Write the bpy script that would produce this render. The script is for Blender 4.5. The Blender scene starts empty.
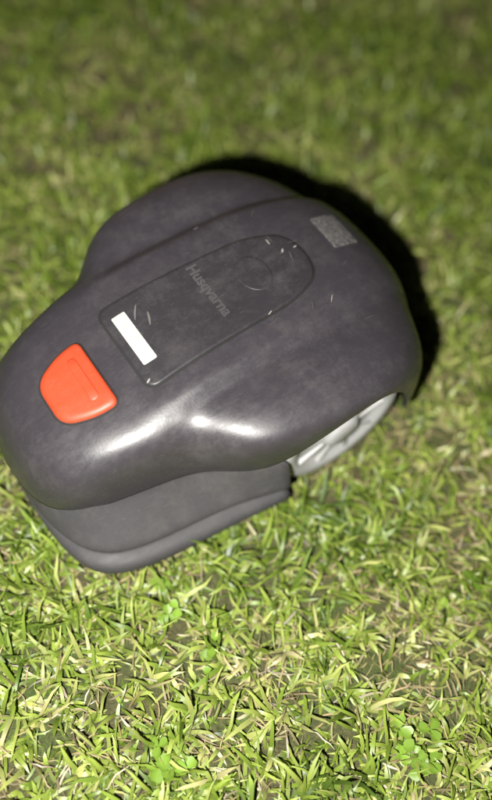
import bpy, bmesh, math, random
import numpy as np
from mathutils import Vector, Matrix
from mathutils.bvhtree import BVHTree
random.seed(4); rng=np.random.default_rng(7)
sc=bpy.context.scene
col=sc.collection

# ------------------------------------------------------------ materials
def mat(name):
    m=bpy.data.materials.new(name); m.use_nodes=True
    nt=m.node_tree; b=nt.nodes["Principled BSDF"]
    return m,nt,b
def N(nt,t,**k):
    n=nt.nodes.new(t)
    for a,v in k.items(): setattr(n,a,v)
    return n
def noise(nt,scale,detail=4,rough=.55,dist=0,vec=None):
    n=N(nt,'ShaderNodeTexNoise'); n.inputs['Scale'].default_value=scale; n.inputs['Detail'].default_value=detail
    n.inputs['Roughness'].default_value=rough; n.inputs['Distortion'].default_value=dist
    if vec is not None: nt.links.new(vec,n.inputs['Vector'])
    return n
def ramp(nt,src,stops):
    r=N(nt,'ShaderNodeValToRGB'); e=r.color_ramp.elements
    while len(e)<len(stops): e.new(.5)
    for i,(p,c) in enumerate(stops):
        e[i].position=p; e[i].color=(c[0],c[1],c[2],1) if not isinstance(c,(int,float)) else (c,c,c,1)
    nt.links.new(src,r.inputs[0]); return r
def objco(nt,scale=(1,1,1),rot=(0,0,0)):
    t=N(nt,'ShaderNodeTexCoord'); m=N(nt,'ShaderNodeMapping')
    m.inputs['Scale'].default_value=scale; m.inputs['Rotation'].default_value=rot
    nt.links.new(t.outputs['Object'],m.inputs[0]); return m.outputs[0]

def plastic(name,c1,c2,r1,r2,dust=(.2,.19,.17),dustamt=.25,coat=0.0,spec=.5):
    m,nt,b=mat(name)
    co=objco(nt)
    n1=noise(nt,7,6,.6,.2,co)
    rc=ramp(nt,n1.outputs[0],[(.3,c1),(.75,c2)])
    n2=noise(nt,30,10,.82,.15,co)
    rd=ramp(nt,n2.outputs[0],[(.46,0.0),(.78,1.0)])
    n4=noise(nt,8,5,.65,.4,co); rp=ramp(nt,n4.outputs[0],[(.38,.2),(.62,1.0)])
    md=N(nt,'ShaderNodeMath',operation='MULTIPLY'); nt.links.new(rd.outputs[0],md.inputs[0]); nt.links.new(rp.outputs[0],md.inputs[1])
    sc_=noise(nt,90,3,.5,.3,objco(nt,(1,12,3),(0,0,.6)))
    rs=ramp(nt,sc_.outputs[0],[(.66,0.0),(.72,1.0)])
    mx=N(nt,'ShaderNodeMath',operation='MAXIMUM'); nt.links.new(md.outputs[0],mx.inputs[0])
    ms=N(nt,'ShaderNodeMath',operation='MULTIPLY'); nt.links.new(rs.outputs[0],ms.inputs[0]); ms.inputs[1].default_value=.7
    nt.links.new(ms.outputs[0],mx.inputs[1])
    mm=N(nt,'ShaderNodeMath',operation='MULTIPLY'); nt.links.new(mx.outputs[0],mm.inputs[0]); mm.inputs[1].default_value=dustamt
    mix=N(nt,'ShaderNodeMix',data_type='RGBA'); nt.links.new(mm.outputs[0],mix.inputs[0])
    nt.links.new(rc.outputs[0],mix.inputs[6]); mix.inputs[7].default_value=(*dust,1)
    nt.links.new(mix.outputs[2],b.inputs['Base Color'])
    # smudged streaks in the sheen
    n5=noise(nt,38,6,.7,.5,objco(nt,(1,3.5,1),(0,0,-.35)))
    av=N(nt,'ShaderNodeMath',operation='ADD'); nt.links.new(n2.outputs[0],av.inputs[0]); nt.links.new(n5.outputs[0],av.inputs[1])
    hv=N(nt,'ShaderNodeMath',operation='MULTIPLY'); nt.links.new(av.outputs[0],hv.inputs[0]); hv.inputs[1].default_value=.5
    rr=ramp(nt,hv.outputs[0],[(.36,r1),(.64,r2)]); nt.links.new(rr.outputs[0],b.inputs['Roughness'])
    bp=N(nt,'ShaderNodeBump'); bp.inputs['Strength'].default_value=.06; bp.inputs['Distance'].default_value=.002
    n3=noise(nt,380,2,.5,0,co); nt.links.new(n3.outputs[0],bp.inputs['Height']); nt.links.new(bp.outputs[0],b.inputs['Normal'])
    b.inputs['Coat Weight'].default_value=coat; b.inputs['Coat Roughness'].default_value=.3
    b.inputs['Specular IOR Level'].default_value=spec
    return m
M_shell=plastic("shell_plastic",(.028,.025,.030),(.034,.030,.035),.27,.56,(.16,.145,.14),.25,.06,.48)
M_hatch=plastic("hatch_plastic",(.021,.019,.022),(.027,.024,.028),.36,.56,(.2,.18,.17),.24,.0,.45)
M_skirt=plastic("skirt_plastic",(.036,.035,.038),(.046,.044,.047),.5,.72,(.13,.12,.10),.35,0,.35)
M_dark=plastic("dark_plastic",(.006,.006,.006),(.012,.012,.011),.6,.8,(.05,.05,.04),.1)
M_orange=plastic("orange_button_plastic",(.36,.042,.014),(.42,.052,.018),.45,.6,(.5,.22,.16),.25,.03,.4)
M_wheel=plastic("wheel_grey_plastic",(.27,.27,.28),(.38,.38,.38),.5,.7,(.12,.12,.06),.6)
M_tyre=plastic("wheel_rubber",(.02,.02,.02),(.035,.033,.03),.7,.9,(.12,.12,.06),.6)
M_white=plastic("white_label_paper",(.34,.34,.32),(.42,.42,.39),.5,.7,(.16,.14,.12),.6)
M_letter=plastic("faded_lettering",(.034,.032,.034),(.075,.072,.075),.5,.6,(.03,.03,.03),1.0)
M_mark=plastic("pale_scuff",(.06,.058,.058),(.12,.12,.11),.5,.6,(.04,.04,.04),.9)
M_speck=plastic("pale_speck",(.22,.22,.20),(.34,.34,.32),.5,.6,(.2,.2,.2),.5)
def sticker_mat():
    m,nt,b=mat("printed_code_sticker")
    co=objco(nt)
    v=N(nt,'ShaderNodeTexVoronoi',distance='CHEBYCHEV'); v.inputs['Scale'].default_value=420; v.inputs['Randomness'].default_value=.25
    nt.links.new(co,v.inputs['Vector'])
    s=N(nt,'ShaderNodeSeparateColor'); nt.links.new(v.outputs['Color'],s.inputs[0])
    r=ramp(nt,s.outputs[0],[(.45,(.055,.052,.055)),(.55,(.13,.125,.12))])
    n=noise(nt,70,5,.6,.5,co); r2=ramp(nt,n.outputs[0],[(.4,0),(.65,1)])
    mix=N(nt,'ShaderNodeMix',data_type='RGBA'); nt.links.new(r2.outputs[0],mix.inputs[0]); nt.links.new(r.outputs[0],mix.inputs[6]); mix.inputs[7].default_value=(.09,.085,.085,1)
    nt.links.new(mix.outputs[2],b.inputs['Base Color']); b.inputs['Roughness'].default_value=.5
    return m
M_sticker=sticker_mat()

# ------------------------------------------------------------ mower
mower=bpy.data.objects.new("robot_lawn_mower",None); col.objects.link(mower)
mower.empty_display_size=.1
def add(name,verts,faces,mats,smooth=True,parent=mower,mi=None,recalc=True):
    me=bpy.data.meshes.new(name); me.from_pydata([tuple(v) for v in verts],[],faces); me.validate(); me.update()
    for m in mats: me.materials.append(m)
    if mi is not None: me.polygons.foreach_set('material_index',mi)
    if smooth: me.polygons.foreach_set('use_smooth',[True]*len(me.polygons))
    if recalc:
        bm=bmesh.new(); bm.from_mesh(me); bmesh.ops.recalc_face_normals(bm,faces=bm.faces[:]); bm.to_mesh(me); bm.free()
    o=bpy.data.objects.new(name,me); col.objects.link(o)
    if parent: o.parent=parent
    return o

R=[
[(.258,0,.098),(.255,.035,.098),(.248,.058,.099),(.239,.073,.100),(.230,.081,.101),(.221,.088,.103),(.211,.094,.105),(.198,.099,.107)],
[(.254,0,.150),(.251,.038,.150),(.244,.062,.149),(.236,.081,.147),(.227,.092,.144),(.217,.100,.139),(.204,.104,.129),(.186,.106,.109)],
[(.236,0,.187),(.232,.040,.187),(.223,.065,.185),(.213,.085,.181),(.204,.097,.173),(.194,.105,.160),(.182,.108,.138),(.166,.110,.110)],
[(.188,0,.208),(.188,.040,.208),(.184,.068,.206),(.177,.091,.201),(.172,.105,.189),(.166,.112,.169),(.158,.114,.141),(.146,.114,.111)],
[(.128,0,.222),(.128,.050,.222),(.125,.084,.220),(.124,.107,.213),(.123,.119,.197),(.121,.123,.171),(.117,.123,.140),(.112,.120,.112)],
[(.090,0,.230),(.090,.055,.230),(.092,.087,.228),(.094,.108,.219),(.095,.124,.201),(.094,.130,.171),(.091,.130,.140),(.084,.126,.111)],
[(.064,0,.234),(.066,.055,.235),(.070,.089,.233),(.074,.107,.222),(.076,.133,.209),(.075,.148,.184),(.070,.148,.148),(.060,.137,.111)],
[(.040,0,.238),(.042,.055,.239),(.046,.090,.237),(.050,.106,.226),(.052,.146,.223),(.052,.170,.206),(.047,.172,.168),(.036,.156,.113)],
[(.010,0,.241),(.012,.055,.242),(.014,.090,.240),(.016,.106,.229),(.018,.153,.232),(.018,.186,.219),(.014,.192,.192),(.004,.180,.130)],
[(-.045,0,.245),(-.045,.055,.245),(-.042,.090,.243),(-.038,.106,.232),(-.036,.153,.237),(-.036,.189,.225),(-.036,.200,.211),(-.036,.199,.188)],
[(-.110,0,.246),(-.110,.055,.246),(-.108,.090,.243),(-.104,.106,.233),(-.102,.153,.239),(-.100,.189,.228),(-.100,.201,.218),(-.100,.200,.207)],
[(-.165,0,.244),(-.165,.052,.243),(-.163,.086,.239),(-.160,.102,.227),(-.158,.149,.230),(-.156,.184,.218),(-.156,.198,.205),(-.156,.196,.192)],
[(-.206,0,.237),(-.206,.050,.236),(-.204,.081,.230),(-.201,.097,.217),(-.199,.141,.215),(-.198,.173,.201),(-.198,.190,.176),(-.198,.191,.120)],
[(-.240,0,.223),(-.240,.048,.221),(-.238,.076,.215),(-.235,.092,.202),(-.232,.130,.195),(-.230,.160,.177),(-.226,.178,.142),(-.220,.181,.050)],
[(-.268,0,.196),(-.267,.045,.194),(-.264,.070,.188),(-.260,.086,.177),(-.253,.113,.163),(-.247,.138,.142),(-.241,.156,.110),(-.237,.162,.048)],
[(-.288,0,.146),(-.287,.045,.146),(-.284,.068,.143),(-.280,.085,.136),(-.273,.107,.122),(-.265,.125,.107),(-.258,.139,.085),(-.254,.145,.050)],
[(-.296,0,.060),(-.294,.045,.060),(-.291,.068,.060),(-.286,.085,.058),(-.279,.102,.056),(-.271,.115,.054),(-.264,.127,.052),(-.258,.134,.050)],
]
nr=len(R); nc=15
verts=[]
for row in R:
    verts+=[(x,-y,z) for x,y,z in row[:0:-1]]+row
faces=[(i*nc+j,(i+1)*nc+j,(i+1)*nc+j+1,i*nc+j+1) for i in range(nr-1) for j in range(nc-1)]
v0,v1,v2=[Vector(verts[k]) for k in faces[8*(nc-1)+7][:3]]
if (v1-v0).cross(v2-v1).z<0: faces=[f_[::-1] for f_ in faces]
shell=add("top_shell",verts,faces,[M_shell,M_dark],recalc=False)
cr=shell.data.attributes.new('crease_edge','FLOAT','EDGE')
vals=[0.0]*len(shell.data.edges)
for e in shell.data.edges:
    a,b=e.vertices; ja,jb=a%nc,b%nc; ia=min(a//nc,b//nc)
    if ja==jb:
        k=abs(ja-7)
        if k==2 and 4<=ia<=13: vals[e.index]=.40
        if k==3 and 5<=ia<=13: vals[e.index]=.50
        if k==5 and 7<=ia<=11: vals[e.index]=.25
cr.data.foreach_set('value',vals)
s=shell.modifiers.new("sub",'SUBSURF'); s.levels=3; s.render_levels=3
bpy.context.view_layer.update()
dg=bpy.context.evaluated_depsgraph_get()
bvh=BVHTree.FromObject(shell,dg)
def sz(x,y):
    # a ray that runs exactly along a mesh edge can miss, so retry beside it
    for dx,dy in ((1.3e-5,1.7e-5),(-4e-5,7e-5),(9e-5,-5e-5),(2e-4,2e-4),(-3e-4,1e-4)):
        h=bvh.ray_cast(Vector((x+dx,y+dy,1)),Vector((0,0,-1)))
        if h[0] is not None: return h[0].z
    return 0.1
so=shell.modifiers.new("thick",'SOLIDIFY'); so.thickness=.004; so.offset=-1; so.material_offset=1; so.material_offset_rim=0

def superpoly(pts,n=10):
    out=[];L=len(pts)
    for i in range(L):
        p=Vector(pts[i][:2]);A_=Vector(pts[i-1][:2])-p;B_=Vector(pts[(i+1)%L][:2])-p
        r=min(pts[i][2],A_.length*.48,B_.length*.48);a=A_.normalized();b=B_.normalized()
        for k in range(n+1):
            t=k/n; out.append(((p+a*r)*(1-t)**2+p*2*t*(1-t)+(p+b*r)*t*t))
    res=[]
    for i in range(len(out)):
        p=out[i];q=out[(i+1)%len(out)];d=(q-p).length
        if d<1e-6: continue
        k=max(1,int(d/.006))
        for j in range(k): res.append(p+(q-p)*j/k)
    return res
def plate(name,outline,h,bev,material,base=-.001,dome=0,layers=(.95,.9,.84,.78,.72,.65,.58,.5,.42,.35,.28,.2,.1),smooth=True):
    c=sum((Vector(p) for p in outline),Vector((0,0)))/len(outline)
    n=len(outline);V=[];F=[]
    size=min((Vector(p)-c).length for p in outline)
    sets=[(1,base),(1,h-bev),(1-bev*.3/size,h-bev*.35),(1-bev/size,h)]
    for l in layers: sets.append((l*(1-bev/size),h+dome*(1-l*l)))
    for sc_,off in sets:
        for p in outline:
            q=c+(Vector(p)-c)*sc_; V.append((q.x,q.y,sz(q.x,q.y)+off))
    for k in range(len(sets)-1):
        for i in range(n):
            F.append((k*n+i,k*n+(i+1)%n,(k+1)*n+(i+1)%n,(k+1)*n+i))
    V.append((c.x,c.y,sz(c.x,c.y)+h+dome)); k=len(sets)-1
    for i in range(n): F.append((k*n+i,k*n+(i+1)%n,len(V)-1))
    return add(name,V,F,[material],smooth)
def grow(outline,d):
    n=len(outline);o=[]
    for i in range(n):
        t=(Vector(outline[(i+1)%n])-Vector(outline[i-1]))
        t.normalize(); o.append(Vector(outline[i])+Vector((t.y,-t.x))*d)
    A=sum(outline[i-1][0]*outline[i][1]-outline[i][0]*outline[i-1][1] for i in range(n))
    if A<0:
        o=[Vector(outline[i])*2-o[i] for i in range(n)]
    return o
def seam(name,outline,d,h,material):
    o=grow(outline,d); i_=grow(outline,-.0005); n=len(o);V=[];F=[]
    for ring,off in ((o,-.0005),(o,h),(i_,h)):
        for p in ring: V.append((p.x,p.y,sz(p.x,p.y)+off))
    for k in range(2):
        for i in range(n): F.append((k*n+i,k*n+(i+1)%n,(k+1)*n+(i+1)%n,(k+1)*n+i))
    return add(name,V,F,[material],False)
HY=.006
hatch=superpoly([(.099,-.059+HY,.014),(.099,.059+HY,.014),(-.095,.053+HY,.030),(-.140,.036+HY,.026),(-.150,HY,.03),(-.140,-.036+HY,.026),(-.095,-.053+HY,.030)])
seam("hatch_seam",hatch,.0024,.0006,M_dark)
plate("hatch_cover",hatch,.0026,.0012,M_hatch)
BY=.011
btn=superpoly([(.133,-.047+BY,.010),(.133,.047+BY,.010),(.160,.045+BY,.015),(.195,.030+BY,.018),(.195,-.030+BY,.018),(.160,-.045+BY,.015)])
seam("stop_button_seam",btn,.0022,.0008,M_dark)
plate("stop_button",btn,.006,.0035,M_orange,dome=.001)
rid=superpoly([(.146,-.031+BY,.005),(.146,.031+BY,.005),(.158,.031+BY,.005),(.158,-.031+BY,.005)],4)
plate("stop_button_ridge",rid,.0080,.0022,M_orange,base=.003)
plate("white_label",superpoly([(.073,-.035,.002),(.073,.037,.002),(.090,.037,.002),(.090,-.035,.002)],3),.0034,.0003,M_white,base=.0015)
st=superpoly([(-.190,-.036,.003),(-.188,.018,.003),(-.226,.018,.003),(-.228,-.036,.003)],3)
plate("code_sticker",st,.0010,.0003,M_sticker)

def lettering(name,body,size,x,y,rot,off,m,bold=0.0004):
    cu=bpy.data.curves.new(name,'FONT'); cu.body=body; cu.size=size; cu.align_x='CENTER'; cu.align_y='CENTER'; cu.offset=bold
    o=bpy.data.objects.new(name,cu); col.objects.link(o)
    bpy.context.view_layer.update()
    me=bpy.data.meshes.new_from_object(o.evaluated_get(bpy.context.evaluated_depsgraph_get()))
    bpy.data.objects.remove(o)
    ca,sa=math.cos(rot),math.sin(rot)
    for v in me.vertices:
        a,b=v.co.x,v.co.y
        X=x+a*ca-b*sa;Y=y+a*sa+b*ca
        v.co=(X,Y,sz(X,Y)+off)
    me.name=name
    me.materials.clear(); me.materials.append(m)
    o=bpy.data.objects.new(name,me); col.objects.link(o); o.parent=mower
    return o
lettering("hatch_lettering","Husqvarna",.019,-.020,-.004,math.radians(90),.0030,M_letter,.0006)
dial=[(-.076+.020*math.cos(a),.004+.026*math.sin(a)) for a in np.linspace(0,2*math.pi,40,endpoint=False)]
plate("hatch_dial",[Vector(p) for p in dial],.0036,.0006,M_hatch,base=.0015)

def strokes(name,items,m):
    V=[];F=[]
    for (x,y,a,L,w,off,bend) in items:
        k=5;b0=len(V)
        for i in range(k+1):
            t=i/k; aa=a+bend*(t-.5); X=x+math.cos(aa)*L*(t-.5); Y=y+math.sin(aa)*L*(t-.5); ww=w*math.sin(math.pi*(.12+.76*t))
            for s_ in (-1,1):
                px=X-math.sin(aa)*ww*s_; py=Y+math.cos(aa)*ww*s_; V.append((px,py,sz(px,py)+off))
            if i: F.append((b0+2*i-2,b0+2*i-1,b0+2*i+1,b0+2*i))
    return add(name,V,F,[m],False)
it=[]
for _ in range(16):
    it.append((random.uniform(-.2,.2),random.uniform(-.1,.13),random.gauss(.5,.5),random.uniform(.004,.018),random.uniform(.0002,.0004),.0031,random.uniform(-.12,.12)))
strokes("scuff_marks",it,M_mark)
strokes("dried_clippings",[(.064,-.026,1.0,.020,.0012,.0034,.15),(.055,-.010,1.2,.018,.0014,.0034,-.1)],M_mark)
sp=[(.096,.056,.5,.006,.0010,.0034,0),(-.118,-.026,1.5,.009,.0007,.0034,0),(-.125,-.006,.9,.006,.0010,.0034,0),(-.142,-.004,.2,.005,.0009,.0034,0),(-.060,.060,.4,.007,.0006,.0034,0),(-.135,.078,.8,.011,.0004,.0012,.1),(-.06,-.093,.1,.007,.0008,.0012,0)]
strokes("pale_specks",sp,M_speck)

top=[(.250,0),(.247,.035),(.233,.070),(.200,.096),(.165,.109),(.114,.118),(.082,.123),(.056,.133),(.030,.152),(-.020,.178)]
bot=[(.250,0),(.249,.045),(.245,.090),(.232,.138),(.194,.161),(.140,.170),(.085,.175),(.045,.178),(.010,.183),(-.024,.186)]
prof=[(.0,.116,-.004),(.0,.106,.0),(.18,.090,.002),(.45,.070,.003),(.74,.054,.003),(.77,.049,-.007),(.86,.043,-.007),(.95,.039,.001),(1.0,.031,.002),(1.0,.018,.0),(.95,.012,-.006)]
V=[];F=[]
for t,z,o_ in prof:
    half=[]
    for (a,b),(c,d) in zip(top,bot):
        x=a+(c-a)*t;y=b+(d-b)*t
        L=math.hypot(x-.05,y)+1e-9
        x+=(x-.05)/L*o_ if x>.1 else 0; y+=(y/L)*o_*(1 if x>.1 else 1.3)
        half.append((x,y,z))
    V+=[(x,-y,z) for x,y,z in half[:0:-1]]+half
n=2*len(top)-1
F=[(i*n+j,i*n+j+1,(i+1)*n+j+1,(i+1)*n+j) for i in range(len(prof)-1) for j in range(n-1)]
sk=add("front_skirt",V,F,[M_skirt,M_dark])
m_=sk.modifiers.new("sub",'SUBSURF'); m_.levels=2; m_.render_levels=2
m_=sk.modifiers.new("thick",'SOLIDIFY'); m_.thickness=.004; m_.offset=0

def box(name,x0,x1,y0,y1,z0,z1,m,bev=.008):
    bm=bmesh.new(); bmesh.ops.create_cube(bm,size=1)
    for v in bm.verts: v.co=Vector(((x0+x1)/2+v.co.x*(x1-x0),(y0+y1)/2+v.co.y*(y1-y0),(z0+z1)/2+v.co.z*(z1-z0)))
    bmesh.ops.bevel(bm,geom=bm.edges[:],offset=bev,segments=3,affect='EDGES')
    me=bpy.data.meshes.new(name); bm.to_mesh(me); bm.free(); me.materials.append(m)
    o=bpy.data.objects.new(name,me); col.objects.link(o); o.parent=mower; return o
box("chassis",-.262,.0,-.105,.105,.035,.13,M_dark,.02)
box("chassis_front",-.01,.215,-.10,.10,.03,.098,M_dark,.02)
def lathe(name,prof,mats,cx,cy,cz,seg=64,mi=None,axis='y',flip=1):
    V=[];F=[];MI=[]
    for r,a in prof:
        for k in range(seg):
            t=2*math.pi*k/seg
            V.append((cx+r*math.cos(t),cy+flip*a,cz+r*math.sin(t)) if axis=='y' else (cx+r*math.cos(t),cy+r*math.sin(t),cz+a))
    for i in range(len(prof)-1):
        for k in range(seg):
            F.append((i*seg+k,i*seg+(k+1)%seg,(i+1)*seg+(k+1)%seg,(i+1)*seg+k)); MI.append(mi[i] if mi else 0)
    return add(name,V,F,mats,True,mower,MI)
WX,WZ,WY=-.108,.097,.172
for sgn in (1,-1):
    lathe("rear_wheel_left" if sgn>0 else "rear_wheel_right",
      [(.001,.006),(.020,.006),(.024,.003),(.030,-.003),(.064,-.006),(.070,.000),(.085,.001),(.089,-.002),(.092,-.005),(.094,-.010),(.094,-.038),(.089,-.044),(.001,-.044)],
      [M_wheel,M_tyre],WX,sgn*WY,WZ,72,[0]*7+[0,1,1,1,1],'y',sgn)
    bm=bmesh.new()
    for k in range(26):
        t=2*math.pi*k/26
        M=Matrix.Translation((WX,sgn*(WY-.023),WZ))@Matrix.Rotation(-t,4,'Y')@Matrix.Translation((.0945,0,0))@Matrix.Rotation(.35*sgn,4,'X')
        bmesh.ops.create_cube(bm,size=1,matrix=M@Matrix.Diagonal((.009,.030,.007,1)))
    me=bpy.data.meshes.new("lugs"); bm.to_mesh(me); bm.free(); me.materials.append(M_wheel)
    o=bpy.data.objects.new("wheel_lugs",me); col.objects.link(o); o.parent=mower
    bm=bmesh.new()
    for k in range(9):
        t=2*math.pi*k/9+.2
        M=Matrix.Translation((WX,sgn*(WY-.006),WZ))@Matrix.Rotation(-t,4,'Y')@Matrix.Translation((.046,0,0))
        bmesh.ops.create_cube(bm,size=1,matrix=M@Matrix.Diagonal((.046,.010,.006,1)))
    bmesh.ops.bevel(bm,geom=bm.edges[:],offset=.001,segments=2,affect='EDGES')
    me=bpy.data.meshes.new("spokes"); bm.to_mesh(me); bm.free(); me.materials.append(M_wheel)
    o=bpy.data.objects.new("wheel_spokes",me); col.objects.link(o); o.parent=mower
    lathe("front_caster",[(.001,.010),(.022,.010),(.026,.006),(.027,0),(.026,-.006),(.022,-.010),(.001,-.010)],[M_tyre],.165,sgn*.075,.027,32)
lathe("blade_disc",[(.001,.0),(.085,.0),(.09,.003),(.085,.006),(.03,.012),(.001,.012)],[M_dark],.0,0,.02,48,None,'z')

# ------------------------------------------------------------ ground
def ground():
    m,nt,b=mat("soil_and_thatch")
    co=objco(nt)
    n1=noise(nt,3.2,6,.6,.5,co); n2=noise(nt,160,6,.7,1.5,co)
    r1=ramp(nt,n2.outputs[0],[(.3,(.030,.026,.010)),(.5,(.075,.065,.025)),(.72,(.17,.14,.065))])
    r2=ramp(nt,n2.outputs[0],[(.3,(.025,.042,.007)),(.55,(.065,.10,.016)),(.75,(.13,.16,.035))])
    mix=N(nt,'ShaderNodeMix',data_type='RGBA'); rr=ramp(nt,n1.outputs[0],[(.4,0),(.62,1)])
    nt.links.new(rr.outputs[0],mix.inputs[0]); nt.links.new(r1.outputs[0],mix.inputs[6]); nt.links.new(r2.outputs[0],mix.inputs[7])
    nt.links.new(mix.outputs[2],b.inputs['Base Color']); b.inputs['Roughness'].default_value=.95
    bp=N(nt,'ShaderNodeBump'); bp.inputs['Strength'].default_value=.8; bp.inputs['Distance'].default_value=.01
    nt.links.new(n2.outputs[0],bp.inputs['Height']); nt.links.new(bp.outputs[0],b.inputs['Normal'])
    add("ground",[(-150,-150,0),(150,-150,0),(150,150,0),(-150,150,0)],[(0,1,2,3)],[m],False,None)
ground()

def leafmat(name,trans=.3,rough=.45):
    m,nt,b=mat(name)
    a=N(nt,'ShaderNodeAttribute'); a.attribute_name='col'
    nt.links.new(a.outputs['Color'],b.inputs['Base Color'])
    b.inputs['Roughness'].default_value=rough
    b.inputs['Specular IOR Level'].default_value=.4
    tr=N(nt,'ShaderNodeBsdfTranslucent'); nt.links.new(a.outputs['Color'],tr.inputs['Color'])
    mx=N(nt,'ShaderNodeMixShader'); mx.inputs[0].default_value=trans
    out=nt.nodes['Material Output']
    nt.links.new(b.outputs[0],mx.inputs[1]); nt.links.new(tr.outputs[0],mx.inputs[2]); nt.links.new(mx.outputs[0],out.inputs[0])
    return m
M_grass=leafmat("grass_blades",.22,.42)

def vnoise(x,y,s,seed):
    r=np.random.default_rng(seed); g=r.random((64,64))
    X=(x/s)%64;Y=(y/s)%64; i=X.astype(int);j=Y.astype(int);fx=X-i;fy=Y-j;fx=fx*fx*(3-2*fx);fy=fy*fy*(3-2*fy)
    i1=(i+1)%64;j1=(j+1)%64
    return (g[i,j]*(1-fx)*(1-fy)+g[i1,j]*fx*(1-fy)+g[i,j1]*(1-fx)*fy+g[i1,j1]*fx*fy)
def patch(x,y): return vnoise(x,y,.24,12)*.25+vnoise(x,y,.12,3)*.35+vnoise(x,y,.055,5)*.28+vnoise(x,y,.025,9)*.12

def footprint(x,y):
    return (x<.245)&(x>-.29)&(np.abs(y)<np.where(x>-.03,.175,.185))
def blades(x,y,az,L,w,e0,curl,colr,z0=0.0,seg=4):
    n=len(x); ds=L/seg
    px=x.copy();py=y.copy();pz=np.full(n,0.0)+z0
    e=e0.copy(); a=az.copy()
    rows=[]
    side=np.stack([-np.sin(az),np.cos(az),np.zeros(n)],1)
    side[:,2]=rng.uniform(-.5,.5,n); side/=np.linalg.norm(side,axis=1)[:,None]
    for k in range(seg+1):
        c=np.stack([px,py,pz],1)
        ww=w*[.7,1.0,.98,.72,.02][k]/2
        rows.append(c-side*ww[:,None]); rows.append(c+side*ww[:,None])
        px=px+np.cos(a)*np.cos(e)*ds;py=py+np.sin(a)*np.cos(e)*ds;pz=np.maximum(pz+np.sin(e)*ds,.002)
        e=e-curl; a=a+rng.normal(0,.2,n)
    V=np.stack(rows,1).reshape(-1,3)
    base=(np.arange(n)*2*(seg+1))[:,None]
    q=[]
    for k in range(seg): q.append(np.stack([base[:,0]+2*k,base[:,0]+2*k+1,base[:,0]+2*k+3,base[:,0]+2*k+2],1))
    Fq=np.stack(q,1).reshape(-1,4)
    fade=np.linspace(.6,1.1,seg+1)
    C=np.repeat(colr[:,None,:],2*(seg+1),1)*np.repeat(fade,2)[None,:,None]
    return V,Fq,C.reshape(-1,3)
def build(name,parts,material):
    V=[];F=[];C=[];o=0
    for v,f,c in parts:
        V.append(v);F.append(f+o);C.append(c);o+=len(v)
    V=np.concatenate(V);F=np.concatenate(F);C=np.concatenate(C)
    me=bpy.data.meshes.new(name)
    me.vertices.add(len(V)); me.vertices.foreach_set('co',V.astype(np.float32).ravel())
    me.loops.add(F.size); me.loops.foreach_set('vertex_index',F.astype(np.int32).ravel())
    me.polygons.add(len(F)); me.polygons.foreach_set('loop_start',np.arange(0,F.size,4,dtype=np.int32))
    me.update(calc_edges=True)
    at=me.color_attributes.new('col','FLOAT_COLOR','POINT')
    at.data.foreach_set('color',np.concatenate([C,np.ones((len(C),1))],1).astype(np.float32).ravel())
    me.polygons.foreach_set('use_smooth',np.ones(len(F),bool))
    me.materials.append(material)
    ob=bpy.data.objects.new(name,me); col.objects.link(ob); return ob
PAL=np.array([(.066,.112,.015),(.138,.208,.024),(.240,.310,.050),(.35,.375,.115),(.43,.38,.20)])
def field(x0,x1,y0,y1,dens,hole=None,scale=1.0):
    nt_=int((x1-x0)*(y1-y0)*dens/7)
    cx=rng.uniform(x0,x1,nt_);cy=rng.uniform(y0,y1,nt_)
    k=7
    x=np.repeat(cx,k)+rng.normal(0,.004*scale,nt_*k);y=np.repeat(cy,k)+rng.normal(0,.004*scale,nt_*k)
    tone=np.repeat(rng.normal(0,.55,nt_),k); hs_=np.repeat(rng.uniform(.55,1.45,nt_),k)
    if hole is not None:
        keep=~((x>hole[0])&(x<hole[1])&(y>hole[2])&(y<hole[3])); x=x[keep];y=y[keep];tone=tone[keep];hs_=hs_[keep]
    pn=patch(x,y)
    keep=rng.random(len(x))<np.clip(-.22+pn*2.3,0.04,1); x=x[keep];y=y[keep];tone=tone[keep];hs_=hs_[keep];pn=pn[keep]
    n=len(x)
    az=rng.uniform(0,2*math.pi,n)
    L=rng.uniform(.015,.045,n)*scale*hs_*(.7+.6*pn)
    e0=np.radians(rng.uniform(8,72,n)); curl=np.radians(rng.uniform(2,30,n))
    w=rng.uniform(.0020,.0060,n)*scale
    ins=footprint(x,y); L=np.where(ins,L*.4,L); e0=np.where(ins,e0*.35,e0)
    t=np.clip(1.68+tone+rng.normal(0,.6,n)-(pn-.5)*3.4,0,3.99)
    i=t.astype(int);f=(t-i)[:,None]
    c=PAL[i]*(1-f)+PAL[i+1]*f
    c=c*rng.uniform(.7,1.2,n)[:,None]
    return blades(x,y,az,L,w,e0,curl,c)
def straw(x0,x1,y0,y1,dens):
    n=int((x1-x0)*(y1-y0)*dens)
    x=rng.uniform(x0,x1,n);y=rng.uniform(y0,y1,n)
    pn=patch(x,y)
    keep=rng.random(n)<np.clip(1.55-pn*2.1,.10,1);x=x[keep];y=y[keep];n=len(x)
    c=np.array((.34,.28,.14))[None,:]*rng.uniform(.35,1.25,n)[:,None]+rng.normal(0,.01,(n,3))
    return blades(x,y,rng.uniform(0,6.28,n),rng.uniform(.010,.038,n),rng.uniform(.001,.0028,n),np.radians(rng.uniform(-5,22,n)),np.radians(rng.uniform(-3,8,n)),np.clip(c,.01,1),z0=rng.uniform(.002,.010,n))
box0=(-1.35,.65,-1.25,.85)
build("grass",[field(*box0,25000),straw(*box0,9500),field(-3.2,2.6,-3.1,2.8,1500,hole=box0,scale=2.0)],M_grass)

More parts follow.
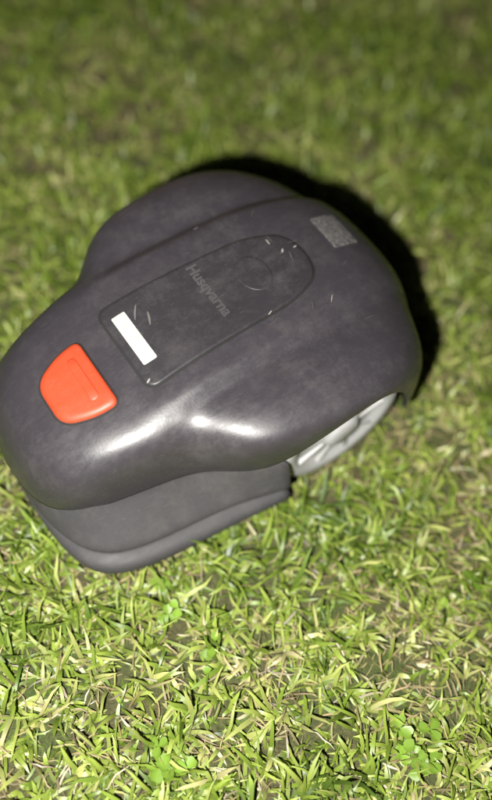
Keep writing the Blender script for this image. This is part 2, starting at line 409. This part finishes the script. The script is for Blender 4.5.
# ------------------------------------------------------------ broadleaf weeds
def clover(name,cx,cy,n,rad):
    V=[];F=[];C=[]
    for _ in range(n):
        a=random.uniform(0,6.28);r=rad*math.sqrt(random.random());x=cx+r*math.cos(a);y=cy+r*math.sin(a);h=random.uniform(.009,.019)
        tilt=Matrix.Rotation(random.uniform(-.6,.6),3,'X')@Matrix.Rotation(random.uniform(-.6,.6),3,'Y')
        rot=random.uniform(0,6.28); s_=random.uniform(.007,.013); g=random.uniform(.7,1.1); base_c=(.15*g,.25*g,.03*g)
        for k in range(random.choice((1,1,2,3))):
            th=rot+k*2*math.pi/3; R3=tilt@Matrix.Rotation(th,3,'Z')
            pts=[(0,0),(.35,-.42),(.8,-.62),(1.15,-.45),(1.2,-.15),(1.1,0),(1.2,.15),(1.15,.45),(.8,.62),(.35,.42)]
            mid=[(.0,0),(.3,0),(.6,0),(.9,0),(1.1,0)]
            b0=len(V)
            for p in pts:
                v=R3@Vector((p[0]*s_,p[1]*s_,abs(p[1])*s_*.35)); V.append((x+v.x,y+v.y,h+v.z)); C.append(base_c)
            for p in mid:
                v=R3@Vector((p[0]*s_,0,-.02*s_)); V.append((x+v.x,y+v.y,h+v.z)); C.append(tuple(q*1.2 for q in base_c))
            m0=b0+10
            F+=[(m0,b0+1,m0+1,m0+1),(m0,m0+1,b0+9,b0+9),(m0+1,b0+1,b0+2,m0+2),(m0+1,m0+2,b0+8,b0+9),(m0+2,b0+2,b0+3,m0+3),(m0+2,m0+3,b0+7,b0+8),(m0+3,b0+3,b0+4,m0+4),(m0+3,m0+4,b0+6,b0+7)]
        b0=len(V);w=.0007
        V+=[(x-w,y,0),(x+w,y,0),(x+w,y,h),(x-w,y,h),(x,y-w,0),(x,y+w,0),(x,y+w,h),(x,y-w,h)];C+=[base_c]*8
        F+=[(b0,b0+1,b0+2,b0+3),(b0+4,b0+5,b0+6,b0+7)]
    me=bpy.data.meshes.new(name); me.from_pydata(V,[],[tuple(dict.fromkeys(f)) for f in F]); me.update()
    at=me.color_attributes.new('col','FLOAT_COLOR','POINT'); at.data.foreach_set('color',[c for q in C for c in (*q,1)])
    me.polygons.foreach_set('use_smooth',[True]*len(me.polygons)); me.materials.append(M_grass)
    o=bpy.data.objects.new(name,me); col.objects.link(o)
for i,(x,y,n,r) in enumerate([(.265,.36,10,.03),(.03,.51,10,.03),(.185,.208,6,.03),(.16,.313,5,.035),(-.13,.40,4,.06),(-.2,-.6,5,.1)]):
    clover("clover_patch",x,y,n,r)

# ------------------------------------------------------------ light
w=bpy.data.worlds.new("World"); sc.world=w; w.use_nodes=True
nt=w.node_tree; bg=nt.nodes['Background']; sky=nt.nodes.new('ShaderNodeTexSky'); sky.sky_type='NISHITA'; sky.sun_disc=False
sky.sun_elevation=math.radians(2); sky.sun_rotation=math.radians(200)
nt.links.new(sky.outputs[0],bg.inputs[0]); bg.inputs[1].default_value=.012
l=bpy.data.lights.new("phone_torch",'POINT'); l.energy=140; l.color=(1,.975,.91); l.shadow_soft_size=.015
l.use_nodes=True; nt=l.node_tree; em=nt.nodes['Emission']; lf=nt.nodes.new('ShaderNodeLightFalloff'); lf.inputs[0].default_value=.5
ad=nt.nodes.new('ShaderNodeMath'); ad.operation='ADD'
nt.links.new(lf.outputs['Linear'],ad.inputs[0]); nt.links.new(lf.outputs['Quadratic'],ad.inputs[1]); nt.links.new(ad.outputs[0],em.inputs['Strength'])
lo=bpy.data.objects.new("phone_torch",l); lo.location=(.47,.46,.90); col.objects.link(lo)

# ------------------------------------------------------------ camera
cam=bpy.data.cameras.new("camera"); co_=bpy.data.objects.new("camera",cam); col.objects.link(co_)
f=Vector((-.338,-.387,-.858)).normalized(); r=Vector((-.821,.567,.067)); r=(r-f*r.dot(f)).normalized(); u=r.cross(f)
Mx=Matrix((r,u,-f)).transposed().to_4x4(); Mx.translation=Vector((.306,.458,.955)); co_.matrix_world=Mx
cam.sensor_fit='VERTICAL'; cam.sensor_height=24; cam.lens=24*791/800; cam.clip_start=.02; cam.clip_end=500
cam.dof.use_dof=True; cam.dof.focus_distance=.88; cam.dof.aperture_fstop=.65
sc.camera=co_
sc.view_settings.view_transform='Standard'; sc.view_settings.look='None'; sc.view_settings.exposure=0
